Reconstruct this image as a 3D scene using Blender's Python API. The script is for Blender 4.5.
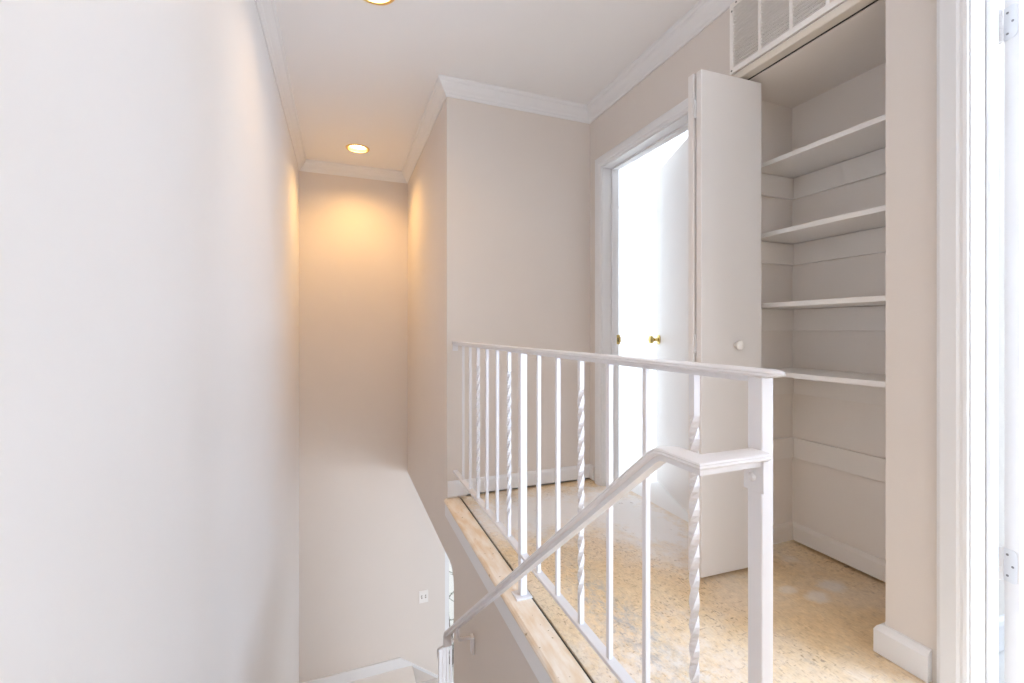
import bpy, bmesh, math, random
from mathutils import Vector, Matrix
R = math.radians
sc = bpy.context.scene
for o in list(bpy.data.objects): bpy.data.objects.remove(o)
COL = sc.collection

# ------------------------------------------------------------------ camera, world, light, exposure
FPX, CAM_H, HORIZON = 446.0, 0.98, 331.0
cam_d = bpy.data.cameras.new('camera'); cam = bpy.data.objects.new('camera', cam_d); COL.objects.link(cam)
cam_d.sensor_width = 36; cam_d.lens = FPX * 36 / 1024; cam_d.clip_start = 0.02
cam_d.shift_x = -1.0 / 1024
cam_d.shift_y = -(341.5 - HORIZON) / 1024
cam.location = (0, 0, CAM_H); cam.rotation_euler = (R(90), 0, -math.atan(172 / FPX))
sc.camera = cam
vs = sc.view_settings
vs.view_transform = 'Standard'; vs.look = 'None'; vs.gamma = 1; vs.use_curve_mapping = False
vs.exposure = 0.17
sc.cycles.max_bounces = 12; sc.cycles.diffuse_bounces = 8; sc.cycles.use_denoising = True
sc.cycles.sample_clamp_indirect = 6

w = bpy.data.worlds.new('sky'); sc.world = w; w.use_nodes = True
bg = w.node_tree.nodes['Background']; bg.inputs[0].default_value = (0.93, 0.97, 1, 1); bg.inputs[1].default_value = 1.3

def window_light(name, loc, rot, sx, sy, power, col):
    l = bpy.data.lights.new(name, 'AREA'); l.shape = 'RECTANGLE'; l.size = sx; l.size_y = sy
    l.energy = power; l.color = col
    o = bpy.data.objects.new(name, l); COL.objects.link(o); o.location = loc; o.rotation_euler = rot
    return o
DAY = (0.62, 0.78, 1.0)
# daylight just outside the windows, two of them added for fill (size_x along the wall, size_y up)
window_light('daylight_bedroom', (5.03, 2.90, 1.45), (R(90), 0, R(90)), 1.5, 1.3, 92, (0.78, 0.89, 1.0))
window_light('daylight_near_room', (5.03, -1.25, 1.35), (R(90), 0, R(90)), 1.8, 1.5, 85, DAY)
window_light('fill_near_room_south', (3.85, -2.45, 1.35), (R(90), 0, 0), 1.7, 1.5, 440, DAY)  # unseen second source, added so the left wall stays bright further along
window_light('fill_hall_end', (0.55, -2.43, 1.45), (R(90), 0, 0), 1.5, 1.4, 24, (0.93, 0.95, 1.0))  # fill from behind the camera, added; no source known there
window_light('daylight_lower_room', (3.40, -2.45, -1.35), (R(90), 0, 0), 2.0, 1.6, 155, (0.82, 0.90, 1.0))

# ------------------------------------------------------------------ materials
M = {}
def mat(name, col, rough=0.5, metal=0.0, bump=0.0, bscale=200.0, spec=0.5, var=0.0, vscale=3.0):
    m = bpy.data.materials.new(name); m.use_nodes = True
    nt = m.node_tree; b = nt.nodes['Principled BSDF']
    b.inputs['Base Color'].default_value = (*col, 1); b.inputs['Roughness'].default_value = rough
    b.inputs['Metallic'].default_value = metal; b.inputs['Specular IOR Level'].default_value = spec
    tc = nt.nodes.new('ShaderNodeTexCoord')
    if bump:
        n = nt.nodes.new('ShaderNodeTexNoise'); n.inputs['Scale'].default_value = bscale; n.inputs['Detail'].default_value = 3
        bp = nt.nodes.new('ShaderNodeBump'); bp.inputs['Strength'].default_value = bump; bp.inputs['Distance'].default_value = 0.002
        nt.links.new(tc.outputs['Object'], n.inputs['Vector']); nt.links.new(n.outputs['Fac'], bp.inputs['Height'])
        nt.links.new(bp.outputs['Normal'], b.inputs['Normal'])
    if var:
        n = nt.nodes.new('ShaderNodeTexNoise'); n.inputs['Scale'].default_value = vscale; n.inputs['Detail'].default_value = 4
        r = nt.nodes.new('ShaderNodeValToRGB')
        r.color_ramp.elements[0].position = 0.3; r.color_ramp.elements[1].position = 0.7
        r.color_ramp.elements[0].color = (*[c * (1 - var) for c in col], 1); r.color_ramp.elements[1].color = (*col, 1)
        nt.links.new(tc.outputs['Object'], n.inputs['Vector']); nt.links.new(n.outputs['Fac'], r.inputs['Fac'])
        nt.links.new(r.outputs['Color'], b.inputs['Base Color'])
    M[name] = m
    return m
mat('beige_paint', (0.71, 0.655, 0.61), 0.6, bump=0.05, bscale=120, var=0.02)
mat('left_wall_paint', (0.78, 0.775, 0.78), 0.55, bump=0.05, bscale=120, var=0.015)
mat('ceiling_paint', (0.86, 0.86, 0.87), 0.8, bump=0.05, bscale=90)
mat('white_trim', (0.77, 0.775, 0.79), 0.38)
mat('door_paint', (0.79, 0.765, 0.75), 0.32, bump=0.02, bscale=60)
mat('closet_paint', (0.85, 0.80, 0.75), 0.6, bump=0.05, bscale=120)
mat('closet_trim', (0.86, 0.825, 0.785), 0.5, bump=0.03, bscale=60)
mat('shelf_paint', (0.84, 0.82, 0.80), 0.4, bump=0.03, bscale=60)
mat('iron_paint', (0.75, 0.745, 0.77), 0.32)
mat('grille_paint', (0.88, 0.85, 0.82), 0.4)
mat('cream_trim', (0.74, 0.68, 0.60), 0.45)
mat('dark_metal', (0.03, 0.025, 0.022), 0.6)
mat('grille_cavity', (0.09, 0.07, 0.055), 0.8)
mat('brass', (0.66, 0.52, 0.20), 0.22, metal=1.0)
mat('gold_reflector', (0.90, 0.68, 0.30), 0.3, metal=1.0)
mat('room_white', (0.88, 0.88, 0.88), 0.7)
mat('near_room_paint', (0.70, 0.66, 0.61), 0.7)
mat('lower_paint', (0.76, 0.73, 0.72), 0.6, bump=0.05, bscale=120)
mat('plate_white', (0.82, 0.80, 0.78), 0.4)
mat('plate_slot', (0.25, 0.22, 0.20), 0.5)
mat('carpet', (0.86, 0.85, 0.84), 0.95, bump=0.4, bscale=500)
mat('concrete', (0.72, 0.72, 0.70), 0.9, bump=0.3, bscale=40)
mat('leaf', (0.42, 0.46, 0.40), 0.6)
mat('bark', (0.16, 0.13, 0.11), 0.8)
mat('painted_hinge', (0.72, 0.72, 0.73), 0.4)
mat('screw', (0.25, 0.24, 0.24), 0.4, metal=0.6)

def subfloor():
    m = bpy.data.materials.new('subfloor'); m.use_nodes = True
    nt = m.node_tree; N = nt.nodes; L = nt.links; b = N['Principled BSDF']
    tc = N.new('ShaderNodeTexCoord')
    def noise(scale, detail=4, rough=0.6, sx=1, sy=1, rot=0):
        mp = N.new('ShaderNodeMapping'); mp.inputs['Scale'].default_value = (sx, sy, 1); mp.inputs['Rotation'].default_value = (0, 0, R(rot))
        L.new(tc.outputs['Object'], mp.inputs['Vector'])
        n = N.new('ShaderNodeTexNoise'); n.inputs['Scale'].default_value = scale; n.inputs['Detail'].default_value = detail; n.inputs['Roughness'].default_value = rough
        L.new(mp.outputs['Vector'], n.inputs['Vector']); return n.outputs['Fac']
    def ramp(fac, p0, p1, c0=(0, 0, 0), c1=(1, 1, 1)):
        r = N.new('ShaderNodeValToRGB'); e = r.color_ramp.elements
        e[0].position = p0; e[1].position = p1; e[0].color = (*c0, 1); e[1].color = (*c1, 1)
        L.new(fac, r.inputs['Fac']); return r.outputs['Color']
    def mix(fac, a, c, blend='MIX'):
        x = N.new('ShaderNodeMix'); x.data_type = 'RGBA'; x.blend_type = blend
        if isinstance(fac, (int, float)): x.inputs[0].default_value = fac
        else: L.new(fac, x.inputs[0])
        for i, v in ((6, a), (7, c)):
            if isinstance(v, tuple): x.inputs[i].default_value = (*v, 1)
            else: L.new(v, x.inputs[i])
        return x.outputs[2]
    def mul(a, c):
        x = N.new('ShaderNodeMath'); x.operation = 'MULTIPLY'; L.new(a, x.inputs[0])
        if isinstance(c, (int, float)): x.inputs[1].default_value = c
        else: L.new(c, x.inputs[1])
        return x.outputs[0]
    def spot(x, y, rx, ry, soft=0.6):
        mp = N.new('ShaderNodeMapping'); mp.inputs['Location'].default_value = (-x / rx, -y / ry, 0); mp.inputs['Scale'].default_value = (1 / rx, 1 / ry, 0)
        L.new(tc.outputs['Object'], mp.inputs['Vector'])
        ad = N.new('ShaderNodeVectorMath'); ad.operation = 'ADD'
        wn = N.new('ShaderNodeTexNoise'); wn.inputs['Scale'].default_value = 16; wn.inputs['Detail'].default_value = 6; wn.inputs['Roughness'].default_value = 0.7
        L.new(tc.outputs['Object'], wn.inputs['Vector'])
        sb = N.new('ShaderNodeVectorMath'); sb.operation = 'MULTIPLY_ADD'; sb.inputs[1].default_value = (1.1, 1.1, 0); sb.inputs[2].default_value = (-0.55, -0.55, 0)
        L.new(wn.outputs['Color'], sb.inputs[0]); L.new(mp.outputs['Vector'], ad.inputs[0]); L.new(sb.outputs[0], ad.inputs[1])
        le = N.new('ShaderNodeVectorMath'); le.operation = 'LENGTH'; L.new(ad.outputs[0], le.inputs[0])
        return ramp(le.outputs['Value'], soft, 1.0, (1, 1, 1), (0, 0, 0))
    base = ramp(noise(5, 5), 0.3, 0.7, (0.84, 0.63, 0.37), (0.90, 0.74, 0.50))
    grain = ramp(noise(140, 3, 0.6, 1, 0.35, 35), 0.35, 0.65, (0.80, 0.76, 0.70), (1, 1, 1))
    c = mix(0.6, base, grain, 'MULTIPLY')
    # pale primer worn over large areas
    pale = mul(ramp(noise(2.6, 5, 0.62), 0.45, 0.62), 0.45)
    c = mix(pale, c, (0.84, 0.76, 0.67))
    # greyish rubbed dirt along the traffic line
    grey = mul(ramp(noise(9, 6, 0.7, 1, 0.6, 20), 0.58, 0.72), ramp(noise(1.6, 2), 0.46, 0.60))
    c = mix(mul(grey, 0.62), c, (0.36, 0.35, 0.36))
    # brown strand flecks, three sizes and directions, patchy
    mott = ramp(noise(38, 5, 0.7), 0.30, 0.70, (0.80, 0.77, 0.74), (1.08, 1.06, 1.04)); c = mix(0.75, c, mott, 'MULTIPLY')
    patch = ramp(noise(4.5, 4, 0.6), 0.35, 0.62, (0.40, 0.40, 0.40), (1, 1, 1))
    clean = ramp(spot(1.62, 1.12, 0.34, 0.42, 0.5), 0.0, 1.0, (1, 1, 1), (0.30, 0.30, 0.30)); patch = mul(patch, clean)
    f1 = ramp(noise(130, 3, 0.6, 1, 0.35, 30), 0.575, 0.66)
    f2 = ramp(noise(95, 3, 0.6, 0.35, 1, 15), 0.59, 0.67)
    f3 = ramp(noise(34, 3, 0.6, 1, 0.6, 60), 0.66, 0.71)
    for f, a in ((f1, 0.75), (f2, 0.75), (f3, 0.75)):
        c = mix(mul(mul(f, a), patch), c, (0.33, 0.20, 0.10))
    # white overspray and painted-in light sheen by the bedroom door; spilled patches in closet
    rag = ramp(noise(26, 5, 0.75), 0.36, 0.60)
    c = mix(mul(mul(spot(0.86, 0.95, 0.42, 0.42, 0.3), 0.75), rag), c, (0.86, 0.80, 0.75))
    c = mix(mul(mul(spot(1.35, 0.62, 0.60, 0.28, 0.3), 0.75), rag), c, (0.86, 0.80, 0.75))
    c = mix(mul(mul(spot(0.88, 1.30, 0.13, 0.55, 0.2), 0.85), ramp(noise(30, 6, 0.8, 1, 0.6, 20), 0.45, 0.62)), c, (0.42, 0.41, 0.42))
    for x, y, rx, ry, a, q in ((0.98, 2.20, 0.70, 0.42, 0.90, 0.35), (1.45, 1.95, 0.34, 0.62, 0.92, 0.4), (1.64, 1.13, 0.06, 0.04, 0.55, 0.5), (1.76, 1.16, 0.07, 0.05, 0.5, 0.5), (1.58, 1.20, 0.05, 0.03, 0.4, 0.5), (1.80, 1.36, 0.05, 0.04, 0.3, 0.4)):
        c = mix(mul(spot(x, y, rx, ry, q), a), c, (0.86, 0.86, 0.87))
    c = mix(mul(mul(f3, 0.5), patch), c, (0.36, 0.30, 0.26))
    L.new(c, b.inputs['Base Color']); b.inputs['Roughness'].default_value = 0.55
    bp = N.new('ShaderNodeBump'); bp.inputs['Strength'].default_value = 0.25; bp.inputs['Distance'].default_value = 0.002
    L.new(noise(110, 4), bp.inputs['Height']); L.new(bp.outputs['Normal'], b.inputs['Normal'])
    M['subfloor'] = m
subfloor()
def nosing_mat():
    m = bpy.data.materials.new('nosing_board'); m.use_nodes = True
    nt = m.node_tree; N = nt.nodes; L = nt.links; b = N['Principled BSDF']
    tc = N.new('ShaderNodeTexCoord')
    mp = N.new('ShaderNodeMapping'); mp.inputs['Scale'].default_value = (1, 0.25, 1); L.new(tc.outputs['Object'], mp.inputs['Vector'])
    n = N.new('ShaderNodeTexNoise'); n.inputs['Scale'].default_value = 30; n.inputs['Detail'].default_value = 5; L.new(mp.outputs['Vector'], n.inputs['Vector'])
    r = N.new('ShaderNodeValToRGB'); r.color_ramp.elements[0].position = 0.35; r.color_ramp.elements[1].position = 0.6
    r.color_ramp.elements[0].color = (0.76, 0.60, 0.42, 1); r.color_ramp.elements[1].color = (0.86, 0.78, 0.68, 1); L.new(n.outputs['Fac'], r.inputs['Fac'])
    n2 = N.new('ShaderNodeTexNoise'); n2.inputs['Scale'].default_value = 55; n2.inputs['Detail'].default_value = 2; L.new(tc.outputs['Object'], n2.inputs['Vector'])
    r2 = N.new('ShaderNodeValToRGB'); r2.color_ramp.elements[0].position = 0.68; r2.color_ramp.elements[1].position = 0.74; L.new(n2.outputs['Fac'], r2.inputs['Fac'])
    x = N.new('ShaderNodeMix'); x.data_type = 'RGBA'; L.new(r2.outputs['Color'], x.inputs[0]); L.new(r.outputs['Color'], x.inputs[6]); x.inputs[7].default_value = (0.33, 0.24, 0.12, 1)
    L.new(x.outputs[2], b.inputs['Base Color']); b.inputs['Roughness'].default_value = 0.5
    M['nosing'] = m
nosing_mat()
def glass_mat():
    m = bpy.data.materials.new('window_glass'); m.use_nodes = True
    nt = m.node_tree; N = nt.nodes; L = nt.links
    t = N.new('ShaderNodeBsdfTransparent'); g = N.new('ShaderNodeBsdfGlossy'); g.inputs['Roughness'].default_value = 0.02
    mx = N.new('ShaderNodeMixShader'); mx.inputs[0].default_value = 0.06
    L.new(t.outputs[0], mx.inputs[1]); L.new(g.outputs[0], mx.inputs[2]); L.new(mx.outputs[0], N['Material Output'].inputs['Surface'])
    M['glass'] = m
glass_mat()
def bulb_mat(name, col, s):
    m = bpy.data.materials.new(name); m.use_nodes = True
    b = m.node_tree.nodes['Principled BSDF']
    b.inputs['Emission Color'].default_value = (*col, 1); b.inputs['Emission Strength'].default_value = s
    b.inputs['Base Color'].default_value = (0.8, 0.8, 0.8, 1); M[name] = m
bulb_mat('bulb_glow', (1.0, 0.86, 0.62), 9.0)

# ------------------------------------------------------------------ helpers
def box(bm, x0, x1, y0, y1, z0, z1):
    v = [bm.verts.new(p) for p in ((x0,y0,z0),(x1,y0,z0),(x1,y1,z0),(x0,y1,z0),(x0,y0,z1),(x1,y0,z1),(x1,y1,z1),(x0,y1,z1))]
    for f in ((0,3,2,1),(4,5,6,7),(0,1,5,4),(1,2,6,5),(2,3,7,6),(3,0,4,7)): bm.faces.new([v[i] for i in f])
def prism(bm, pts, axis, a, b):
    """polygon pts (2D) extruded along axis from a to b; axis x -> pts are (y,z), y -> (x,z), z -> (x,y)"""
    def P(p, t): return {'x': (t, p[0], p[1]), 'y': (p[0], t, p[1]), 'z': (p[0], p[1], t)}[axis]
    A = [bm.verts.new(P(p, a)) for p in pts]; B = [bm.verts.new(P(p, b)) for p in pts]
    bm.faces.new(A); bm.faces.new(B[::-1])
    n = len(pts)
    for i in range(n): bm.faces.new((A[i], B[i], B[(i+1) % n], A[(i+1) % n]))
def lathe(bm, prof, origin, axis, seg=24):
    """prof: list of (radius, along); axis: Vector"""
    axis = Vector(axis).normalized(); q = axis.to_track_quat('Z', 'Y'); o = Vector(origin)
    rings = []
    for r, h in prof:
        if r < 1e-6: rings.append([bm.verts.new(o + q @ Vector((0, 0, h)))])
        else: rings.append([bm.verts.new(o + q @ Vector((r*math.cos(2*math.pi*i/seg), r*math.sin(2*math.pi*i/seg), h))) for i in range(seg)])
    for a, b in zip(rings, rings[1:]):
        for i in range(seg):
            j = (i+1) % seg
            if len(a) == 1 and len(b) == 1: continue
            if len(a) == 1: bm.faces.new((a[0], b[j], b[i]))
            elif len(b) == 1: bm.faces.new((a[i], a[j], b[0]))
            else: bm.faces.new((a[i], a[j], b[j], b[i]))
def sweep(bm, frames, prof, caps=True):
    """frames: list of (origin, side vector, up vector); prof: closed 2D polygon"""
    rings = [[bm.verts.new(o + s*p[0] + u*p[1]) for p in prof] for o, s, u in frames]
    n = len(prof)
    for a, b in zip(rings, rings[1:]):
        for i in range(n):
            j = (i+1) % n; bm.faces.new((a[i], a[j], b[j], b[i]))
    if caps: bm.faces.new(rings[0][::-1]); bm.faces.new(rings[-1])
def wall_run(bm, path, prof):
    """sweep a (offset, z) profile along a 2D path with mitred corners; offset to the right of travel"""
    n = len(path); fr = []
    for i, p in enumerate(path):
        p = Vector(p)
        d1 = (p - Vector(path[i-1])).normalized() if i else None
        d2 = (Vector(path[i+1]) - p).normalized() if i < n-1 else None
        d1 = d1 or d2; d2 = d2 or d1
        n1 = Vector((d1.y, -d1.x)); n2 = Vector((d2.y, -d2.x))
        m = (n1 + n2); m = m / (m.dot(n1))
        fr.append((Vector((p.x, p.y, 0)), Vector((m.x, m.y, 0)), Vector((0, 0, 1))))
    sweep(bm, fr, prof)
def obj(name, bm, m, parent=None, bevel=0, smooth=False, seg=2):
    bmesh.ops.recalc_face_normals(bm, faces=bm.faces)
    if bevel:
        bmesh.ops.bevel(bm, geom=list(bm.edges), offset=bevel, segments=seg, affect='EDGES', profile=0.5, clamp_overlap=True)
    me = bpy.data.meshes.new(name); bm.to_mesh(me); bm.free()
    if smooth:
        for p in me.polygons: p.use_smooth = True
        try: me.set_sharp_from_angle(angle=R(40))
        except Exception: pass
    me.materials.append(M[m] if isinstance(m, str) else m)
    o = bpy.data.objects.new(name, me); COL.objects.link(o); o.parent = parent
    return o
def bx(name, d, m, parent=None, bevel=0):
    bm = bmesh.new(); box(bm, *d); return obj(name, bm, m, parent, bevel)
def boxes(name, ds, m, parent=None, bevel=0):
    bm = bmesh.new()
    for d in ds: box(bm, *d)
    return obj(name, bm, m, parent, bevel)
def tag(o, label, cat, group=None, kind=None):
    o['label'] = label; o['category'] = cat
    if group: o['group'] = group
    if kind: o['kind'] = kind
    return o
def struct(o, label, cat): return tag(o, label, cat, kind='structure')
def thing(name, label, cat, loc=(0, 0, 0), group=None, kind=None):
    o = bpy.data.objects.new(name, None); COL.objects.link(o); o.location = loc; o.empty_display_size = 0.1
    return tag(o, label, cat, group, kind)
def attach(o, parent):
    """parent while the mesh stays where it was modelled (world coordinates)"""
    o.parent = parent; o.matrix_parent_inverse = Matrix.Translation(parent.location).inverted(); return o

# ------------------------------------------------------------------ measures
XL, XS, XW, XW2 = -0.335, 0.578, 1.54, 1.66          # left wall, stairwell side, closet wall faces
YA, YF = 2.575, 4.225                                # end wall of the landing, far wall of the stairwell
ZC, ZLC, ZLAND, ZLOW = 2.44, -0.33, -2.13, -2.71     # ceilings and lower floors
YTOP = 0.60                                          # top step
YB = -2.3
# ------------------------------------------------------------------ shell
struct(bx('wall_left', (XL-0.12, XL, YB-0.12, YF+0.12, ZLOW-0.1, ZC), 'left_wall_paint'), 'long bare pale wall down the left side of the stairwell', 'wall')

# far wall: upper beige part with lower part, window opening into the garden at lower level
WX0, WX1, WZ0, WZ1 = 0.93, 2.5, -2.62, -0.62
far = boxes('wall_far', [(XL, 5.0, YF, YF+0.12, ZLC, ZC), (XL, WX0, YF, YF+0.12, ZLOW-0.1, ZLC), (WX1, 5.0, YF, YF+0.12, ZLOW-0.1, ZLC),
                         (WX0, WX1, YF, YF+0.12, WZ1, ZLC), (WX0, WX1, YF, YF+0.12, ZLOW-0.1, WZ0)], 'beige_paint')
struct(far, 'beige wall at the far end of the stairwell under the warm downlight', 'wall')
# stairwell side wall: above, closes the well past the landing; below, carries the landing and ends at an opening with a rounded corner
bm = bmesh.new()
pts = [(YB, ZLOW-0.1), (2.40, ZLOW-0.1), (2.40, ZLC-0.10)]
for k in range(1, 7):
    a = R(180 - 15*k); pts.append((2.50 + 0.10*math.cos(a), ZLC-0.10 + 0.10*math.sin(a)))
pts += [(YF, ZLC), (YF, ZC), (YA, ZC), (YA, -0.02), (YTOP, -0.02), (YTOP, -0.03), (YB, -0.03)]
prism(bm, pts, 'x', XS, XS+0.12)
struct(obj('wall_stairwell', bm, 'beige_paint'), 'beige wall on the right of the stairwell, carrying the landing edge', 'wall')
struct(bx('wall_end', (XS+0.12, XW2, YA, YA+0.12, 0.014, ZC), 'beige_paint'), 'pale beige wall at the end of the landing behind the railing', 'wall')

# right wall with bedroom doorway, closet opening and near doorway
D1Y0, D1Y1, DH = 1.60, 2.44, 2.035
CLY0, CLY1, CLZ = 0.855, 1.43, 2.027
D2Y0, D2Y1 = -0.17, 0.674
rw = boxes('wall_right', [(XW, XW2, D1Y1, YA, 0, ZC), (XW, XW2, D1Y0, D1Y1, DH, ZC), (XW, XW2, CLY1, D1Y0, 0, ZC), (XW, XW2, CLY0, CLY1, CLZ, ZC),
                          (XW, XW2, D2Y1, CLY0, 0, ZC), (XW, XW2, D2Y0, D2Y1, DH, ZC), (XW, XW2, YB, D2Y0, 0, ZC)], 'beige_paint')
struct(rw, 'beige wall on the right with closet opening and two doorways', 'wall')
struct(boxes('wall_back', [(XL, -0.2, YB-0.12, YB, 0, ZC), (1.3, XW2, YB-0.12, YB, 0, ZC), (-0.2, 1.3, YB-0.12, YB, 0, 0.75), (-0.2, 1.3, YB-0.12, YB, 2.15, ZC),
                           (XL, XS, YB-0.12, YB, ZLOW-0.1, -0.2)], 'beige_paint'), 'beige hall wall behind the camera with an added fill-light window', 'wall')

# ceiling with two holes for the downlights
LIGHTS = [(0.125, 3.775), (0.135, 1.990), (0.135, 0.20)]
bm = bmesh.new(); box(bm, XL-0.12, 5.0, YB-0.12, YF+0.12, ZC, ZC+0.14)
ceil = obj('ceiling', bm, 'ceiling_paint')
cut = []
for x, y in LIGHTS:
    bm = bmesh.new(); bmesh.ops.create_cone(bm, cap_ends=True, segments=40, radius1=0.077, radius2=0.077, depth=0.2, matrix=Matrix.Translation((x, y, ZC)))
    c = obj('cutter', bm, 'ceiling_paint'); cut.append(c)
    md = ceil.modifiers.new('hole', 'BOOLEAN'); md.object = c; md.operation = 'DIFFERENCE'; md.solver = 'EXACT'
dg = bpy.context.evaluated_depsgraph_get()
me = bpy.data.meshes.new_from_object(ceil.evaluated_get(dg)); ceil.modifiers.clear(); ceil.data = me
for c in cut: bpy.data.objects.remove(c)
struct(ceil, 'smooth off-white ceiling over the landing and stairwell', 'ceiling')

# upper floor
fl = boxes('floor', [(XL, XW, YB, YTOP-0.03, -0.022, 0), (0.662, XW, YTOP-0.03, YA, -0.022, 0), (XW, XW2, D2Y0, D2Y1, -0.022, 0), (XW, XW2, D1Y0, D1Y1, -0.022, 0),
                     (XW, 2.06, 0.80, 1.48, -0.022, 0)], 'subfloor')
struct(fl, 'bare tan particle-board subfloor with brown flecks and white paint stains and a painted-in door sheen', 'floor')
struct(boxes('floor_rooms', [(XW2, 5.0, 1.50, YF, -0.022, 0), (XW2, 5.0, YB, 0.745, -0.022, 0)], 'carpet'), 'pale carpet of the bright rooms beyond the doorways', 'floor')
struct(boxes('floor_structure', [(XS+0.12, 5.0, YB, YF, ZLC, -0.022)], 'lower_paint'), 'underside of the landing, white ceiling of the lower room', 'ceiling')
fl2 = thing('floor_lower', 'pale carpeted landing and lower room floor', 'floor', (0, 3.6, ZLAND), kind='structure')
attach(bx('landing', (XL, XS+0.04, YTOP + 2.35, YF, ZLAND-0.2, ZLAND), 'carpet'), fl2)
attach(bx('lower_room_floor', (XS+0.12, 5.0, YB, YF, ZLOW-0.1, ZLOW), 'carpet'), fl2)

# stair edge: nosing board with white fascia
nz = thing('trim_1', 'pale wood nosing board with white fascia along the landing edge', 'trim', (0.61, 1.6, 0), kind='structure')
bm = bmesh.new(); prof = [(0.562, -0.020), (0.652, -0.020), (0.652, 0.0), (0.572, 0.0), (0.564, -0.004), (0.560, -0.011)]
prism(bm, prof, 'y', YTOP-0.03, YA); attach(obj('nosing_board', bm, 'nosing'), nz)
attach(bx('fascia', (0.566, XS+0.001, YTOP-0.03, YA, -0.098, -0.020), 'white_trim', bevel=0.003), nz)
attach(bx('joint', (0.650, 0.664, YTOP-0.03, YA, -0.022, -0.008), 'dark_metal'), nz)
tn = bmesh.new(); prism(tn, [(YTOP-0.03, -0.022), (YTOP+0.03, -0.022), (YTOP+0.035, -0.011), (YTOP+0.03, 0.0), (YTOP-0.03, 0.0)], 'x', XL, 0.56)
attach(obj('top_nosing', tn, 'nosing'), nz)

# crown moulding round the hall
bm = bmesh.new()
cp = [(0, 2.352), (0.007, 2.352), (0.010, 2.362), (0.017, 2.368), (0.021, 2.378), (0.034, 2.390), (0.046, 2.407), (0.049, 2.417), (0.056, 2.421), (0.060, 2.430), (0.060, ZC), (0, ZC)]
wall_run(bm, [(XL, YB), (XL, YF), (XS, YF), (XS, YA), (XW, YA), (XW, YB)], cp)
struct(obj('trim_2', bm, 'white_trim'), 'white crown moulding running round the hall ceiling', 'trim')

# baseboards
def bprof(t, h, z0=0.006): return [(0, z0), (t, z0), (t, h-0.018), (t*0.75, h-0.008), (t*0.4, h-0.002), (0, h)]
def baseboard(name, path, h, label, m='white_trim', t=0.014, z0=0.006, parent=None):
    bm = bmesh.new(); wall_run(bm, path, bprof(t, h, z0)); o = obj(name, bm, m, parent)
    return struct(o, label, 'baseboard') if parent is None else o
baseboard('baseboard_end', [(XS+0.004, YA), (XW, YA), (XW, 2.515)], 0.100, 'white baseboard along the end wall behind the balusters', z0=0.013)
baseboard('baseboard_right', [(XW+0.10, CLY0), (XW, CLY0), (XW, 0.741)], 0.090, 'short white baseboard between the closet and the near door casing', t=0.021, z0=0.002)
baseboard('baseboard_bedroom', [(XW2, YF), (5.0, YF)], 0.080, 'white baseboard on the far wall of the bright bedroom')
baseboard('baseboard_near_room', [(1.70, 0.745), (5.0, 0.745)], 0.10, 'white baseboard inside the near room behind its door')
baseboard('baseboard_back', [(XW, YB), (XL, YB), (XL, YTOP-0.05)], 0.10, 'white baseboard along the hall behind the camera')

# ------------------------------------------------------------------ rooms beyond the doorways
rb = thing('wall_bedroom', 'white walls of the bright bedroom beyond the door', 'wall', (3.3, 2.9, 0), kind='structure')
attach(boxes('window_wall', [(4.88, 5.0, 1.44, 2.15, 0, ZC), (4.88, 5.0, 3.65, YF, 0, ZC), (4.88, 5.0, 2.15, 3.65, 0, 0.8), (4.88, 5.0, 2.15, 3.65, 2.1, ZC)], 'room_white'), rb)
attach(bx('side_wall', (2.06, 4.88, 1.50, 1.56, 0, ZC), 'room_white'), rb)
attach(bx('soffit', (XW2, 4.88, 3.04, YF, 2.36, ZC), 'room_white'), rb)
attach(bx('hall_side', (XW2, XW2+0.012, D1Y1+0.08, YF, 0, ZC), 'room_white'), rb)
attach(bx('far_side', (XW2+0.012, 4.88, YF-0.012, YF, 0, 2.36), 'room_white'), rb)
rn = thing('wall_near_room', 'white walls of the near room beyond the right doorway', 'wall', (3.3, -0.8, 0), kind='structure')
attach(boxes('window_wall', [(4.88, 5.0, YB, -2.15, 0, ZC), (4.88, 5.0, -0.35, 0.80, 0, ZC), (4.88, 5.0, -2.15, -0.35, 0, 0.6), (4.88, 5.0, -2.15, -0.35, 2.1, ZC)], 'near_room_paint'), rn)
attach(bx('partition', (XW2, 5.0, 0.745, 0.80, 0, ZC), 'near_room_paint'), rn)
attach(boxes('back_wall', [(XW2, 3.0, YB-0.12, YB, 0, ZC), (4.7, 5.0, YB-0.12, YB, 0, ZC), (3.0, 4.7, YB-0.12, YB, 0, 0.6), (3.0, 4.7, YB-0.12, YB, 2.1, ZC)], 'near_room_paint'), rn)
rl = thing('wall_lower_room', 'white walls of the lower room beside the stairs', 'wall', (3, 2, ZLOW), kind='structure')
attach(boxes('window_wall', [(XS+0.12, 2.4, YB-0.12, YB, ZLOW, ZLC), (4.4, 5.0, YB-0.12, YB, ZLOW, ZLC), (2.4, 4.4, YB-0.12, YB, ZLOW, -2.15), (2.4, 4.4, YB-0.12, YB, -0.55, ZLC)], 'room_white'), rl)
attach(bx('side_wall', (4.88, 5.0, YB, YF, ZLOW, ZLC), 'room_white'), rl)

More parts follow.
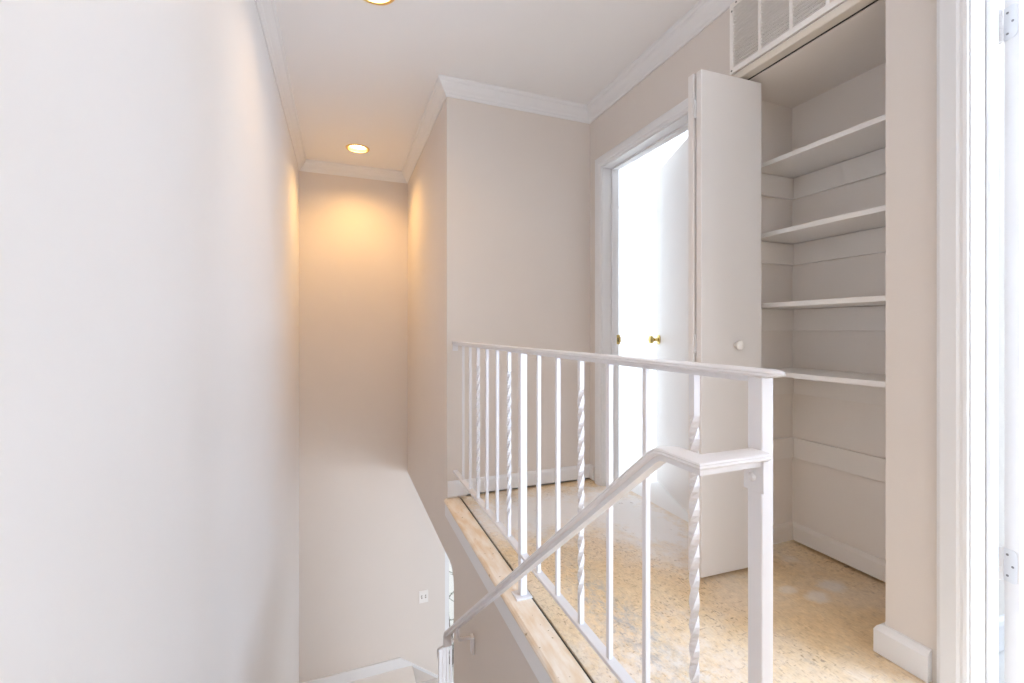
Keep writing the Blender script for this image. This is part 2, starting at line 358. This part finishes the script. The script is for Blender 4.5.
def window(name, label, axis, at, a0, a1, z0, z1, cols=2, rows=2):
    """frame, muntins and panes filling an opening; axis 'x' = wall normal along x"""
    c = ((a0+a1)/2)
    t = thing(name, label, 'window', (at, c, z0) if axis == 'x' else (c, at, z0), kind='structure')
    def b(nm, p0, p1, q0, q1, d, m):
        dd = (at-d, at+d, p0, p1, q0, q1) if axis == 'x' else (p0, p1, at-d, at+d, q0, q1)
        return attach(bx(nm, dd, m), t)
    fw = 0.045
    for p0, p1, q0, q1 in ((a0, a0+fw, z0, z1), (a1-fw, a1, z0, z1), (a0+fw, a1-fw, z0, z0+fw), (a0+fw, a1-fw, z1-fw, z1)): b('frame', p0, p1, q0, q1, 0.035, 'white_trim')
    A = [a0+fw + (a1-a0-2*fw)*i/cols for i in range(cols+1)]; Z = [z0+fw + (z1-z0-2*fw)*i/rows for i in range(rows+1)]
    for a in A[1:-1]: b('mullion', a-0.012, a+0.012, z0+fw, z1-fw, 0.014, 'white_trim')
    for z in Z[1:-1]: b('muntin', a0+fw, a1-fw, z-0.012, z+0.012, 0.012, 'white_trim')
    for i in range(cols):
        for j in range(rows): b('pane', A[i]+0.001, A[i+1]-0.001, Z[j]+0.001, Z[j+1]-0.001, 0.002, 'glass')
window('window_1', 'bright garden window at lower level past the handrail end', 'y', YF+0.06, WX0, WX1, WZ0, WZ1, 2, 1)
window('window_2', 'bedroom window hidden behind the bedroom door', 'x', 4.94, 2.15, 3.65, 0.8, 2.1)
window('window_3', 'window of the near room on the right', 'x', 4.94, -2.15, -0.35, 0.6, 2.1)
window('added_window_6', 'unseen second near-room window, added to light the left wall', 'y', YB-0.06, 3.0, 4.7, 0.6, 2.1)
window('added_window_4', 'unseen window behind the camera, added for fill light', 'y', YB-0.06, -0.2, 1.3, 0.75, 2.15)
window('window_5', 'window of the lower room beside the stairs', 'y', YB-0.06, 2.4, 4.4, -2.15, -0.55)

# ------------------------------------------------------------------ door frames and doors
def frame(name, label, y0, y1, top, cas_in, has_outer=(True, True)):
    """jamb lining between y0..y1 (clear opening), casing on the hall face"""
    t = thing(name, label, 'door frame', (XW, (y0+y1)/2, 0), kind='structure')
    J = 0.018; X0, X1 = XW-0.002, XW2+0.002
    attach(bx('jamb', (X0, X1, y1, y1+J, 0, top+J), 'white_trim', bevel=0.002), t)
    attach(bx('jamb', (X0, X1, y0-J, y0, 0, top+J), 'white_trim', bevel=0.002), t)
    attach(bx('head_jamb', (X0, X1, y0, y1, top, top+J), 'white_trim'), t)
    S = 0.012; s0, s1 = XW+0.062, XW+0.098
    attach(bx('stop', (s0, s1, y1-S, y1, 0, top), 'white_trim', bevel=0.003), t)
    attach(bx('stop', (s0, s1, y0, y0+S, 0, top), 'white_trim', bevel=0.003), t)
    attach(bx('head_stop', (s0, s1, y0+S, y1-S, top-S, top), 'white_trim'), t)
    cw = 0.064; r = 0.006
    cpf = [(0, 0), (0.009, 0), (0.012, 0.008), (0.012, 0.014), (0.016, 0.020), (0.017, cw-0.01), (0.014, cw-0.002), (0.010, cw), (0, cw)]   # (proud, across) inner edge first
    def casing(nm, kind):
        bm = bmesh.new()
        Z = Vector((0, 0, 1)); o = -1
        a0, a1, zt = y0-r, y1+r, top+r
        side = Vector((-1, 0, 0))
        if kind == 'far': fr = [(Vector((XW, a1, 0)), side, Vector((0, 1, 0))), (Vector((XW, a1, zt)), side, Vector((0, 1, 1)))]
        elif kind == 'near': fr = [(Vector((XW, a0, 0)), side, Vector((0, -1, 0))), (Vector((XW, a0, zt)), side, Vector((0, -1, 1)))]
        else: fr = [(Vector((XW, a0, zt)), side, Vector((0, -1, 1))), (Vector((XW, a1, zt)), side, Vector((0, 1, 1)))]
        sweep(bm, fr, cpf); attach(obj(nm, bm, 'white_trim'), t)
    casing('casing', 'far'); casing('casing', 'near'); casing('head_casing', 'head')
    return t
f1 = frame('trim_3', 'white casing and jamb around the bedroom doorway', 1.618, 2.422, 2.012, 2.43)
f2 = frame('trim_4', 'white casing and jamb of the near doorway at the right edge', -0.152, 0.656, 2.012, 0.67)
# brass strike plate on the far jamb of the bedroom doorway
sp = attach(bx('strike_plate', (XW+0.100, XW+0.128, 2.4195, 2.4222, 0.895, 0.955), 'brass'), f1)
h = bx('strike_hole', (XW+0.108, XW+0.118, 2.4188, 2.4196, 0.912, 0.938), 'dark_metal'); h.parent = sp
sl = bx('strike_lip', (XW+0.1275, XW+0.131, 2.414, 2.4222, 0.908, 0.942), 'brass'); sl.parent = sp

def knob_set(parent, p, axis, m):
    """rosette, neck and round knob growing along axis from p (parent-local)"""
    bm = bmesh.new(); lathe(bm, [(0, 0), (0.031, 0), (0.032, 0.003), (0.028, 0.008), (0.015, 0.011), (0.011, 0.018), (0.010, 0.028), (0.014, 0.034), (0.024, 0.041), (0.027, 0.051), (0.025, 0.060), (0.016, 0.066), (0, 0.068)], p, axis, 24)
    return obj('knob', bm, m, parent, smooth=True)
# bedroom door, ajar
d1 = thing('door_1', 'white flush bedroom door standing ajar into the bright room', 'door', (XW2-0.005, 1.622, 0), kind='structure')
d1.rotation_euler = (0, 0, R(-21.5))
bx('slab', (-0.035, 0, 0.002, 0.795, 0.012, 2.008), 'door_paint', d1, bevel=0.002)
knob_set(d1, (-0.035, 0.735, 0.925), (-1, 0, 0), 'brass'); knob_set(d1, (0, 0.735, 0.925), (1, 0, 0), 'brass')
bx('latch', (-0.028, -0.008, 0.7945, 0.797, 0.895, 0.955), 'brass', d1)
for z in (0.25, 1.0, 1.8):
    bm = bmesh.new(); lathe(bm, [(0, -0.045), (0.006, -0.045), (0.006, 0.045), (0, 0.045)], (0.004, -0.002, z), (0, 0, 1), 12); obj('hinge', bm, 'painted_hinge', d1, smooth=True)
# near-room door folded right back; only its hinge edge is seen
d2 = thing('door_2', 'white near-room door swung fully open, hinge edge facing the hall', 'door', (1.664, 0.653, 0), kind='structure')
d2.rotation_euler = (0, 0, R(-16))
bx('slab', (0.010, 0.785, -0.038, -0.003, 0.012, 2.008), 'door_paint', d2, bevel=0.0015)
for z in (0.352, 1.805):
    bm = bmesh.new()   # leaf with rounded outer corners on the hinge edge
    r = 0.010; pl = [(-0.003, -0.044), (-0.003, 0.044)]
    for cx, cz, a0 in ((-0.034+r, 0.044-r, 90), (-0.034+r, -0.044+r, 180)):
        for k in range(5): a = R(a0 + 22.5*k); pl.append((cx + r*math.cos(a), cz + r*math.sin(a)))
    prism(bm, [(p[0], p[1]+z) for p in pl], 'x', 0.0082, 0.0105)
    lf = obj('hinge_leaf', bm, 'painted_hinge', d2)
    for k in range(5):
        bm = bmesh.new(); lathe(bm, [(0, 0), (0.0058, 0), (0.0062, 0.001), (0.0062, 0.0162), (0.0058, 0.0172), (0, 0.0172)], (0.003, 0.002, z-0.044 + k*0.0177), (0, 0, 1), 12)
        obj('knuckle', bm, 'painted_hinge', lf, smooth=True)
    for yy, zz in ((-0.012, 0.028), (-0.024, 0.0), (-0.012, -0.028)):
        bm = bmesh.new(); lathe(bm, [(0.0032, 0), (0.003, 0.0012), (0, 0.0014)], (0.0083, yy, z+zz), (-1, 0, 0), 10); obj('screw', bm, 'screw', lf, smooth=True)
knob_set(d2, (0.725, -0.038, 0.925), (0, -1, 0), 'brass')

# ------------------------------------------------------------------ closet
XB = 1.968; CY0, CY1 = 0.80, 1.475; CZ = 2.021
cw = thing('wall_closet', 'shallow painted closet recess lined with shelf cleats', 'wall', (1.75, 1.14, 0), kind='structure')
attach(bx('back_panel', (XB, XB+0.09, CY0-0.0, CY1+0.03, 0.014, ZC), 'closet_paint'), cw)
attach(bx('side_panel', (XW2, XB, CY1, CY1+0.03, 0.014, ZC), 'closet_paint'), cw)
attach(bx('side_panel', (XW2, XB, CY0-0.003, CY0, 0, ZC), 'closet_paint'), cw)
attach(bx('top_panel', (1.584, XB, CY0, CY1, CZ, CZ+0.05), 'closet_paint'), cw)
SH = [1.687, 1.383, 1.080, 0.790]    # undersides
for z0, z1 in [(s-0.098, s-0.002) for s in SH] + [(0.396, 0.487)]:
    attach(bx('cleat', (XB-0.018, XB, CY0+0.001, CY1-0.019, z0, z1), 'closet_trim', bevel=0.0015), cw)
    attach(bx('cleat', (XW2+0.002, XB, CY1-0.018, CY1, z0, z1), 'closet_trim', bevel=0.0015), cw)
    attach(bx('cleat', (XW2+0.002, XB-0.018, CY0, CY0+0.018, z0, z1), 'closet_trim', bevel=0.0015), cw)
bb = baseboard('baseboard', [(XW2, CY1), (XB, CY1), (XB, CY0), (XW2, CY0)], 0.092, '', 'closet_trim', t=0.014, z0=0.013, parent=cw)
attach(bb, cw)
names = ['topmost white closet shelf, highest of the four boards', 'second white closet shelf from the top of the closet', 'third white closet shelf, at eye level with thin front edge', 'lowest white closet shelf, seen from above beside the railing end']
for s, lb in zip(SH, names):
    tag(bx('closet_shelf', (1.700, XB-0.001, CY0+0.002, CY1-0.002, s, s+0.020), 'shelf_paint', bevel=0.002), lb, 'shelf', 'boards of the closet shelving')
# header strip and bifold track
ht = thing('trim_5', 'cream strip and dark bifold track across the closet head', 'trim', (XW, 1.14, CLZ), kind='structure')
attach(bx('strip', (XW-0.012, XW+0.0, CLY0-0.01, CLY1, CLZ-0.004, 2.050), 'cream_trim', bevel=0.003), ht)
attach(bx('header_lining', (XW-0.010, XW+0.030, CLY0, CLY1, CLZ-0.006, CLZ-0.001), 'cream_trim'), ht)
attach(bx('track', (XW+0.030, XW+0.042, CLY0, CLY1, CLZ-0.004, CLZ+0.0), 'dark_metal'), ht)

# bifold door, both panels folded together and standing out into the hall
d3 = thing('door_3', 'white two-panel bifold closet door folded open into the hall', 'door', (1.62, 1.405, 0), kind='structure')
def panel(y0, y1, x0, x1, rot, piv, m='door_paint'):
    bm = bmesh.new(); box(bm, x0, x1, y0, y1, 0.015, 2.004)
    bmesh.ops.rotate(bm, verts=bm.verts, cent=Vector(piv), matrix=Matrix.Rotation(R(rot), 3, 'Z'))
    return attach(obj('panel', bm, m, None, bevel=0.0025), d3)
p1 = panel(1.3960, 1.4250, 1.306, 1.612, 0, (1.31, 1.40, 0))
p2 = panel(1.3600, 1.3880, 1.312, 1.620, -2.2, (1.312, 1.361, 0))
for z in (0.30, 0.93, 1.86):
    bm = bmesh.new(); lathe(bm, [(0, -0.035), (0.0045, -0.035), (0.0045, 0.035), (0, 0.035)], (1.3125, 1.3920, z), (0, 0, 1), 12); attach(obj('hinge', bm, 'painted_hinge', smooth=True), d3)
bm = bmesh.new(); lathe(bm, [(0, 0), (0.010, 0), (0.009, 0.008), (0.012, 0.013), (0.0185, 0.018), (0.020, 0.024), (0.017, 0.030), (0.009, 0.033), (0, 0.034)], (1.482, 1.3535, 0.924), (0, -1, 0), 24)
attach(obj('knob', bm, 'shelf_paint', smooth=True), d3)
for x in (1.60,):
    bm = bmesh.new(); lathe(bm, [(0, 0), (0.005, 0), (0.005, 0.022), (0, 0.022)], (x, 1.402, 0.0), (0, 0, 1), 12); attach(obj('pivot_pin', bm, 'dark_metal', smooth=True), d3)

# ------------------------------------------------------------------ return-air grille
gr = thing('return_grille', 'off-white louvred return-air grille above the closet', 'vent', (XW, 1.14, 2.05))
GY0, GY1, GZ0, GZ1 = 0.746, 1.424, 2.056, 2.352
attach(bx('backing', (XW-0.002, XW, GY0+0.004, GY1-0.004, GZ0+0.004, GZ1-0.004), 'grille_cavity'), gr)
gx0, gx1 = XW-0.014, XW-0.001
for d in ((gx0, gx1, GY0, GY1, GZ0, GZ0+0.024), (gx0, gx1, GY0, GY1, GZ1-0.024, GZ1), (gx0, gx1, GY0, GY0+0.018, GZ0+0.024, GZ1-0.024), (gx0, gx1, GY1-0.018, GY1, GZ0+0.024, GZ1-0.024)):
    attach(bx('frame', d, 'grille_paint', bevel=0.002), gr)
ns = 5; span = (GY1-0.018) - (GY0+0.018); dvw = 0.013
cell = (span - (ns-1)*dvw)/ns; fin_me = None
nf = 19; fz = (GZ1-GZ0-0.048)/nf
for k in range(ns):
    ya = GY0 + 0.018 + k*(cell+dvw)
    if k: attach(bx('divider', (gx0+0.001, gx1, ya-dvw, ya, GZ0+0.024, GZ1-0.024), 'grille_paint', bevel=0.001), gr)
    for i in range(nf):
        if fin_me is None:
            bm = bmesh.new(); prism(bm, [(-0.0015, 0.0033), (0.0085, 0.0), (0.0085, 0.0014), (-0.0015, 0.0052)], 'y', 0, cell)
            bmesh.ops.recalc_face_normals(bm, faces=bm.faces); fin_me = bpy.data.meshes.new('louver'); bm.to_mesh(fin_me); bm.free(); fin_me.materials.append(M['grille_paint'])
        o = bpy.data.objects.new('louver', fin_me); COL.objects.link(o); o.parent = gr
        o.location = (gx0 + 0.0025 - XW, ya - 1.14, GZ0 + 0.024 + fz*i + 0.002 - 2.05)
for y, z in ((GY1-0.012, GZ1-0.035), (GY1-0.034, GZ1-0.010), (GY1-0.011, GZ0+0.012)):
    bm = bmesh.new(); lathe(bm, [(0.004, 0), (0.0036, 0.0015), (0, 0.002)], (gx0, y, z), (-1, 0, 0), 10); attach(obj('screw', bm, 'screw', smooth=True), gr)

# ------------------------------------------------------------------ iron railing
RX = 0.628
CAP = [(-0.016, -0.0060), (0.016, -0.0060), (0.0195, -0.0040), (0.0205, -0.0015), (0.0195, 0.0010), (0.0205, 0.0030), (0.0190, 0.0052), (0.014, 0.0064), (0, 0.0068), (-0.014, 0.0064), (-0.0190, 0.0052), (-0.0205, 0.0030), (-0.0195, 0.0010), (-0.0205, -0.0015), (-0.0195, -0.0040)]
rail = thing('landing_railing', 'white wrought-iron landing railing with plain and twisted balusters', 'railing', (RX, 0.525, 0))
ZR = 0.913
bm = bmesh.new(); X = Vector((1, 0, 0)); Zv = Vector((0, 0, 1)); fr = []
for y, s in ((0.482, 0.06), (0.490, 0.5), (0.498, 0.85), (0.506, 1), (1.5, 1), (YA-0.003, 1)): fr.append((Vector((RX, y, ZR)), X*s, Zv*s))
sweep(bm, fr, CAP); attach(obj('top_rail', bm, 'iron_paint', smooth=True), rail)
attach(bx('top_channel', (RX-0.0125, RX+0.0125, 0.5385, YA-0.003, ZR-0.015, ZR-0.006), 'iron_paint', bevel=0.0015), rail)
attach(bx('bottom_rail', (RX-0.014, RX+0.014, 0.5385, YA-0.003, 0.149, 0.161), 'iron_paint', bevel=0.002), rail)
pitch = 0.1435; P0 = 0.525
def twist_bar(bm, x, y, z0, z1, a, t0, t1, turn):
    n = int((t1-t0)/turn*16); zs = [z0, t0] + [t0 + (t1-t0)*i/n for i in range(1, n+1)] + [z1]
    total = 2*math.pi*round((t1-t0)/turn*4)/4
    rings = []
    for z in zs:
        f = min(max((z-t0)/(t1-t0), 0), 1)*total
        rings.append([bm.verts.new((x + a*math.sqrt(2)*math.cos(f+R(45)+k*math.pi/2), y + a*math.sqrt(2)*math.sin(f+R(45)+k*math.pi/2), z)) for k in range(4)])
    for p, q in zip(rings, rings[1:]):
        for k in range(4): bm.faces.new((p[k], p[(k+1) % 4], q[(k+1) % 4], q[k]))
    bm.faces.new(rings[0][::-1]); bm.faces.new(rings[-1])
for k in range(14):
    y = P0 + pitch*k
    if k in (0, 7):
        ps = attach(bx('post', (RX-0.0130, RX+0.0130, y-0.0130, y+0.0130, 0.0065, ZR-0.0055), 'iron_paint', bevel=0.002), rail)
        bx('foot_plate', (RX-0.034, RX+0.028, y-0.030, y+0.030, 0.0003, 0.0065), 'iron_paint', ps, bevel=0.002)
    elif k in (1, 4, 8, 11):
        bm = bmesh.new(); twist_bar(bm, RX, y, 0.160, ZR-0.0145, 0.0068, 0.24, 0.82, 0.176); attach(obj('twisted_baluster', bm, 'iron_paint'), rail)
    else:
        attach(bx('baluster', (RX-0.0064, RX+0.0064, y-0.0064, y+0.0064, 0.160, ZR-0.0145), 'iron_paint', bevel=0.001), rail)
# small wall flanges
attach(bx('wall_flange', (RX-0.016, RX+0.016, YA-0.004, YA-0.0005, ZR-0.05, ZR-0.005), 'iron_paint'), rail)

# ------------------------------------------------------------------ sloping handrail of the stairs
hr = thing('stair_handrail', 'white moulded handrail sloping down the stairs from the railing post', 'handrail', (0.495, 0.6, 0.786))
HX, HZ = 0.495, 0.786
SL = math.atan(0.823)
Ye = 2.175; Ze = HZ - 0.823*(Ye-0.60)
path = [Vector((RX-0.0132, 0.515, HZ)), Vector((HX, 0.515, HZ)), Vector((HX, 0.596, HZ)), Vector((HX, Ye, Ze))]
# rounded end curling down
cx = 0.05
for k in range(1, 6):
    a = SL + (R(110)-SL)*k/5
    path.append(path[-1] + Vector((0, math.cos(a), -math.sin(a)))*0.017)
bm = bmesh.new(); fr = []
dirs = [(path[i+1]-path[i]).normalized() for i in range(len(path)-1)]
for i, p in enumerate(path):
    d1 = dirs[max(i-1, 0)]; d2 = dirs[min(i, len(dirs)-1)]
    def su(d):
        s = d.cross(Zv); s = s.normalized() if s.length > 1e-3 else Vector((1, 0, 0)); 
        if s.length and i >= 3: s = Vector((1, 0, 0))
        return s, s.cross(d).normalized()
    s1, u1 = su(d1); s2, u2 = su(d2)
    s = s1+s2; s = s/s.dot(s1); u = u1+u2; u = u/u.dot(u1)
    if i == 2:   # small rounding of the knee: split in three frames
        for t in (0, 0.5, 1):
            q = p + (d1*(-0.02*(1-t)) if t < 0.5 else d2*(0.02*(t-0.5)*2) if t > 0.5 else Vector((0, 0, -0.003)))
            uu = (u1*(1-t)+u2*t).normalized(); fr.append((q, s1, uu))
        continue
    fr.append((p, s, u))
sweep(bm, fr, CAP); attach(obj('rail', bm, 'iron_paint', smooth=True), hr)
# flat bar under the rail
bm = bmesh.new(); bar = [(-0.012, -0.015), (0.012, -0.015), (0.012, -0.006), (-0.012, -0.006)]
sweep(bm, fr[:-4], bar); attach(obj('under_bar', bm, 'iron_paint'), hr)
br = attach(bx('post_bracket', (RX-0.026, RX-0.0132, 0.498, 0.534, 0.730, HZ-0.0065), 'iron_paint', bevel=0.001), hr)
bm = bmesh.new(); lathe(bm, [(0.007, 0), (0.007, 0.003), (0.005, 0.006), (0, 0.007)], (RX-0.026, 0.518, 0.752), (-1, 0, 0), 14); obj('bolt', bm, 'iron_paint', br, smooth=True)
yb = 1.98; zb = HZ - 0.823*(yb-0.60)
attach(bx('bracket_flange', (XS-0.013, XS-0.0005, yb+0.010, yb+0.044, zb-0.170, zb-0.090), 'iron_paint', bevel=0.002), hr)
def tube(pts, r, seg=10):
    bm = bmesh.new(); rings = []
    P = [Vector(p) for p in pts]
    for i, p in enumerate(P):
        d = (P[min(i+1, len(P)-1)] - P[max(i-1, 0)]).normalized(); q = d.to_track_quat('Z', 'Y'); rr = r[i] if isinstance(r, (list, tuple)) else r
        rings.append([bm.verts.new(p + q @ Vector((rr*math.cos(2*math.pi*k/seg), rr*math.sin(2*math.pi*k/seg), 0))) for k in range(seg)])
    for a, b in zip(rings, rings[1:]):
        for k in range(seg): bm.faces.new((a[k], a[(k+1) % seg], b[(k+1) % seg], b[k]))
    bm.faces.new(rings[0][::-1]); bm.faces.new(rings[-1]); return bm
attach(obj('bracket_arm', tube([(XS-0.012, yb+0.03, zb-0.100), (XS-0.030, yb+0.03, zb-0.098), (XS-0.070, yb+0.022, zb-0.090), (HX+0.003, yb+0.012, zb-0.070), (HX, yb+0.003, zb-0.020)], 0.008), 'iron_paint', smooth=True), hr)

# ------------------------------------------------------------------ railing at the foot of the stairs
lr = thing('lower_railing', 'short white iron railing at the foot of the stairs by the bright window', 'railing', (0.62, 2.7, ZLAND))
LZ = -1.125
def lz(y): return LZ + 0.80*(2.93-y)
attach(bx('newel', (0.603, 0.627, 2.925, 2.949, ZLAND+0.001, LZ), 'iron_paint', bevel=0.002), lr)
for y in (2.83, 2.73, 2.63, 2.53, 2.44): attach(bx('baluster', (0.609, 0.621, y-0.006, y+0.006, lz(y)-0.85, lz(y)-0.005), 'iron_paint'), lr)
nv = Vector((0, 0.80, 1)).normalized()
bm = bmesh.new(); fr2 = [(Vector((0.615, 2.402, lz(2.402))), X, nv), (Vector((0.615, 2.925, LZ+0.004)), X, nv)]
for k in range(0, 6):
    a = R(38 + 18*k); fr2.append((Vector((0.615, 2.935 + 0.04*math.sin(a)-0.025, LZ - 0.045*(1-math.cos(a))+0.005)), X, Vector((0, math.sin(a), math.cos(a)))))
sweep(bm, fr2, CAP); attach(obj('top_rail', bm, 'iron_paint', smooth=True), lr)
bm = bmesh.new(); sweep(bm, [(Vector((0.615, 2.402, lz(2.402)-0.85)), X, nv), (Vector((0.615, 2.925, lz(2.925)-0.85)), X, nv)], [(-0.009, -0.006), (0.009, -0.006), (0.009, 0.006), (-0.009, 0.006)])
attach(obj('bottom_rail', bm, 'iron_paint'), lr)

# ------------------------------------------------------------------ stairs
st = thing('staircase', 'carpeted stairs dropping from the landing to the lower floor', 'stairs', (0.12, 1.7, ZLAND), kind='structure')
rise = 2.13/11
for k in range(1, 11):
    z = -rise*k; y0 = YTOP + 0.235*(k-1)
    attach(bx('tread', (XL, XS, y0, y0+0.255, z-0.03, z), 'carpet', bevel=0.004), st)
for k in range(11):
    z = -rise*k; y0 = YTOP + 0.235*k if k else YTOP
    attach(bx('riser', (XL, XS, y0-0.012, y0, z-rise, z-0.03), 'carpet'), st)
for k in range(1, 3):
    z = ZLAND - rise*k; x0 = XS+0.04 + 0.25*(k-1)
    attach(bx('tread', (x0, x0+0.27, 3.20, YF, z-0.03, z), 'carpet', bevel=0.004), st)
for k in range(3):
    z = ZLAND - rise*k; x0 = XS+0.04 + 0.25*k
    attach(bx('riser', (x0-0.012, x0, 3.20, YF, z-rise, z-0.03), 'carpet'), st)
# baseboard on the stair landing that turns into a skirt running down the lower flight
bm = bmesh.new()
prism(bm, [(XL, ZLAND), (0.60, ZLAND), (1.38, ZLOW), (1.38, ZLOW+0.10), (1.27, ZLOW+0.10), (0.512, -2.036), (XL, -2.036)], 'y', YF-0.016, YF)
struct(obj('baseboard_landing', bm, 'white_trim'), 'white baseboard at the stair foot that slopes down with the lower flight', 'baseboard')

# ------------------------------------------------------------------ light switch on the far wall
sw = thing('light_switch', 'small white double switch plate low on the far stairwell wall', 'switch', (0.726, YF, -1.52))
pl = attach(bx('plate', (0.683, 0.769, YF-0.006, YF-0.0003, -1.578, -1.464), 'plate_white', bevel=0.002), sw)
for x in (0.708, 0.744):
    t = bx('slot', (x-0.006, x+0.006, YF-0.0068, YF-0.006, -1.536, -1.506), 'plate_slot', pl)
    g = bmesh.new(); prism(g, [(YF-0.0068, -1.526), (YF-0.0068, -1.514), (YF-0.018, -1.508), (YF-0.018, -1.514)], 'x', x-0.004, x+0.004)
    attach(obj('toggle', g, 'plate_white'), sw)

# ------------------------------------------------------------------ recessed downlights
def downlight(x, y, power, label):
    t = thing('downlight', label, 'ceiling light', (x, y, ZC), 'recessed downlights of the stairwell')
    bm = bmesh.new(); lathe(bm, [(0.074, 0.001), (0.074, -0.005), (0.080, -0.007), (0.090, -0.004), (0.092, -0.0005)], (0, 0, 0), (0, 0, 1), 40); obj('trim_ring', bm, 'gold_reflector', t, smooth=True)
    bm = bmesh.new(); lathe(bm, [(0.074, 0.0), (0.068, 0.03), (0.058, 0.06), (0.05, 0.075), (0, 0.078)], (0, 0, 0), (0, 0, 1), 40); obj('reflector', bm, 'gold_reflector', t, smooth=True)
    bm = bmesh.new(); lathe(bm, [(0, 0.012), (0.032, 0.014), (0.056, 0.020), (0.066, 0.028), (0.058, 0.045), (0.035, 0.07), (0.02, 0.074)], (0, 0, 0), (0, 0, 1), 32); obj('bulb', bm, 'bulb_glow', t, smooth=True)
    l = bpy.data.lights.new('bulb_light', 'SPOT'); l.energy = power; l.color = (1.0, 0.58, 0.19); l.spot_size = R(140); l.spot_blend = 1.0; l.shadow_soft_size = 0.045
    o = bpy.data.objects.new('bulb_light', l); COL.objects.link(o); o.parent = t; o.location = (0, 0, -0.012)
downlight(*LIGHTS[0], 42, 'glowing recessed downlight near the far stairwell wall')
downlight(*LIGHTS[2], 9, 'recessed downlight directly over the top of the stairs')
downlight(*LIGHTS[1], 15, 'recessed downlight with gold rim at the top edge of view')

# ------------------------------------------------------------------ outside the lower window
struct(bx('ground', (-6, 14, YF+0.12, 20, -3.0, -2.9), 'concrete'), 'pale paved ground outside the lower window', 'ground')
random.seed(4)
sh = thing('shrub', 'sparse grey-green shrub outside the lower window', 'shrub', (1.22, 5.1, -2.9))
sbm = bmesh.new(); lbm = bmesh.new()
def stick(a, b, r):
    d = (b-a).normalized(); q = d.to_track_quat('Z', 'Y'); A = []; B = []
    for k in range(5):
        v = q @ Vector((math.cos(k*1.2566), math.sin(k*1.2566), 0)); A.append(sbm.verts.new(a + v*r)); B.append(sbm.verts.new(b + v*r*0.5))
    for k in range(5): sbm.faces.new((A[k], A[(k+1) % 5], B[(k+1) % 5], B[k]))
for i in range(16):
    a = Vector((random.uniform(-0.05, 0.05), random.uniform(-0.05, 0.05), 0.0)); b = Vector((random.uniform(-0.3, 0.3), random.uniform(-0.3, 0.3), random.uniform(0.5, 1.25)))
    stick(a, b, 0.008)
    for j in range(6):
        p = a.lerp(b, random.uniform(0.35, 1)); e = p + Vector((random.uniform(-0.12, 0.12), random.uniform(-0.12, 0.12), random.uniform(0.02, 0.14))); stick(p, e, 0.004)
        for k in range(4):
            c = p.lerp(e, random.uniform(0.3, 1)); q = Vector((random.uniform(-1, 1), random.uniform(-1, 1), random.uniform(-1, 1))).to_track_quat('Z', 'Y'); s = random.uniform(0.012, 0.022)
            vs_ = [lbm.verts.new(c + q @ Vector(v)*s) for v in ((-1, 0, 0), (0, -0.45, 0.1), (1.1, 0, 0), (0, 0.45, 0.1))]; lbm.faces.new(vs_)
obj('stems', sbm, 'bark', sh); lf = obj('leaves', lbm, 'leaf', sh); lf['kind'] = 'stuff'
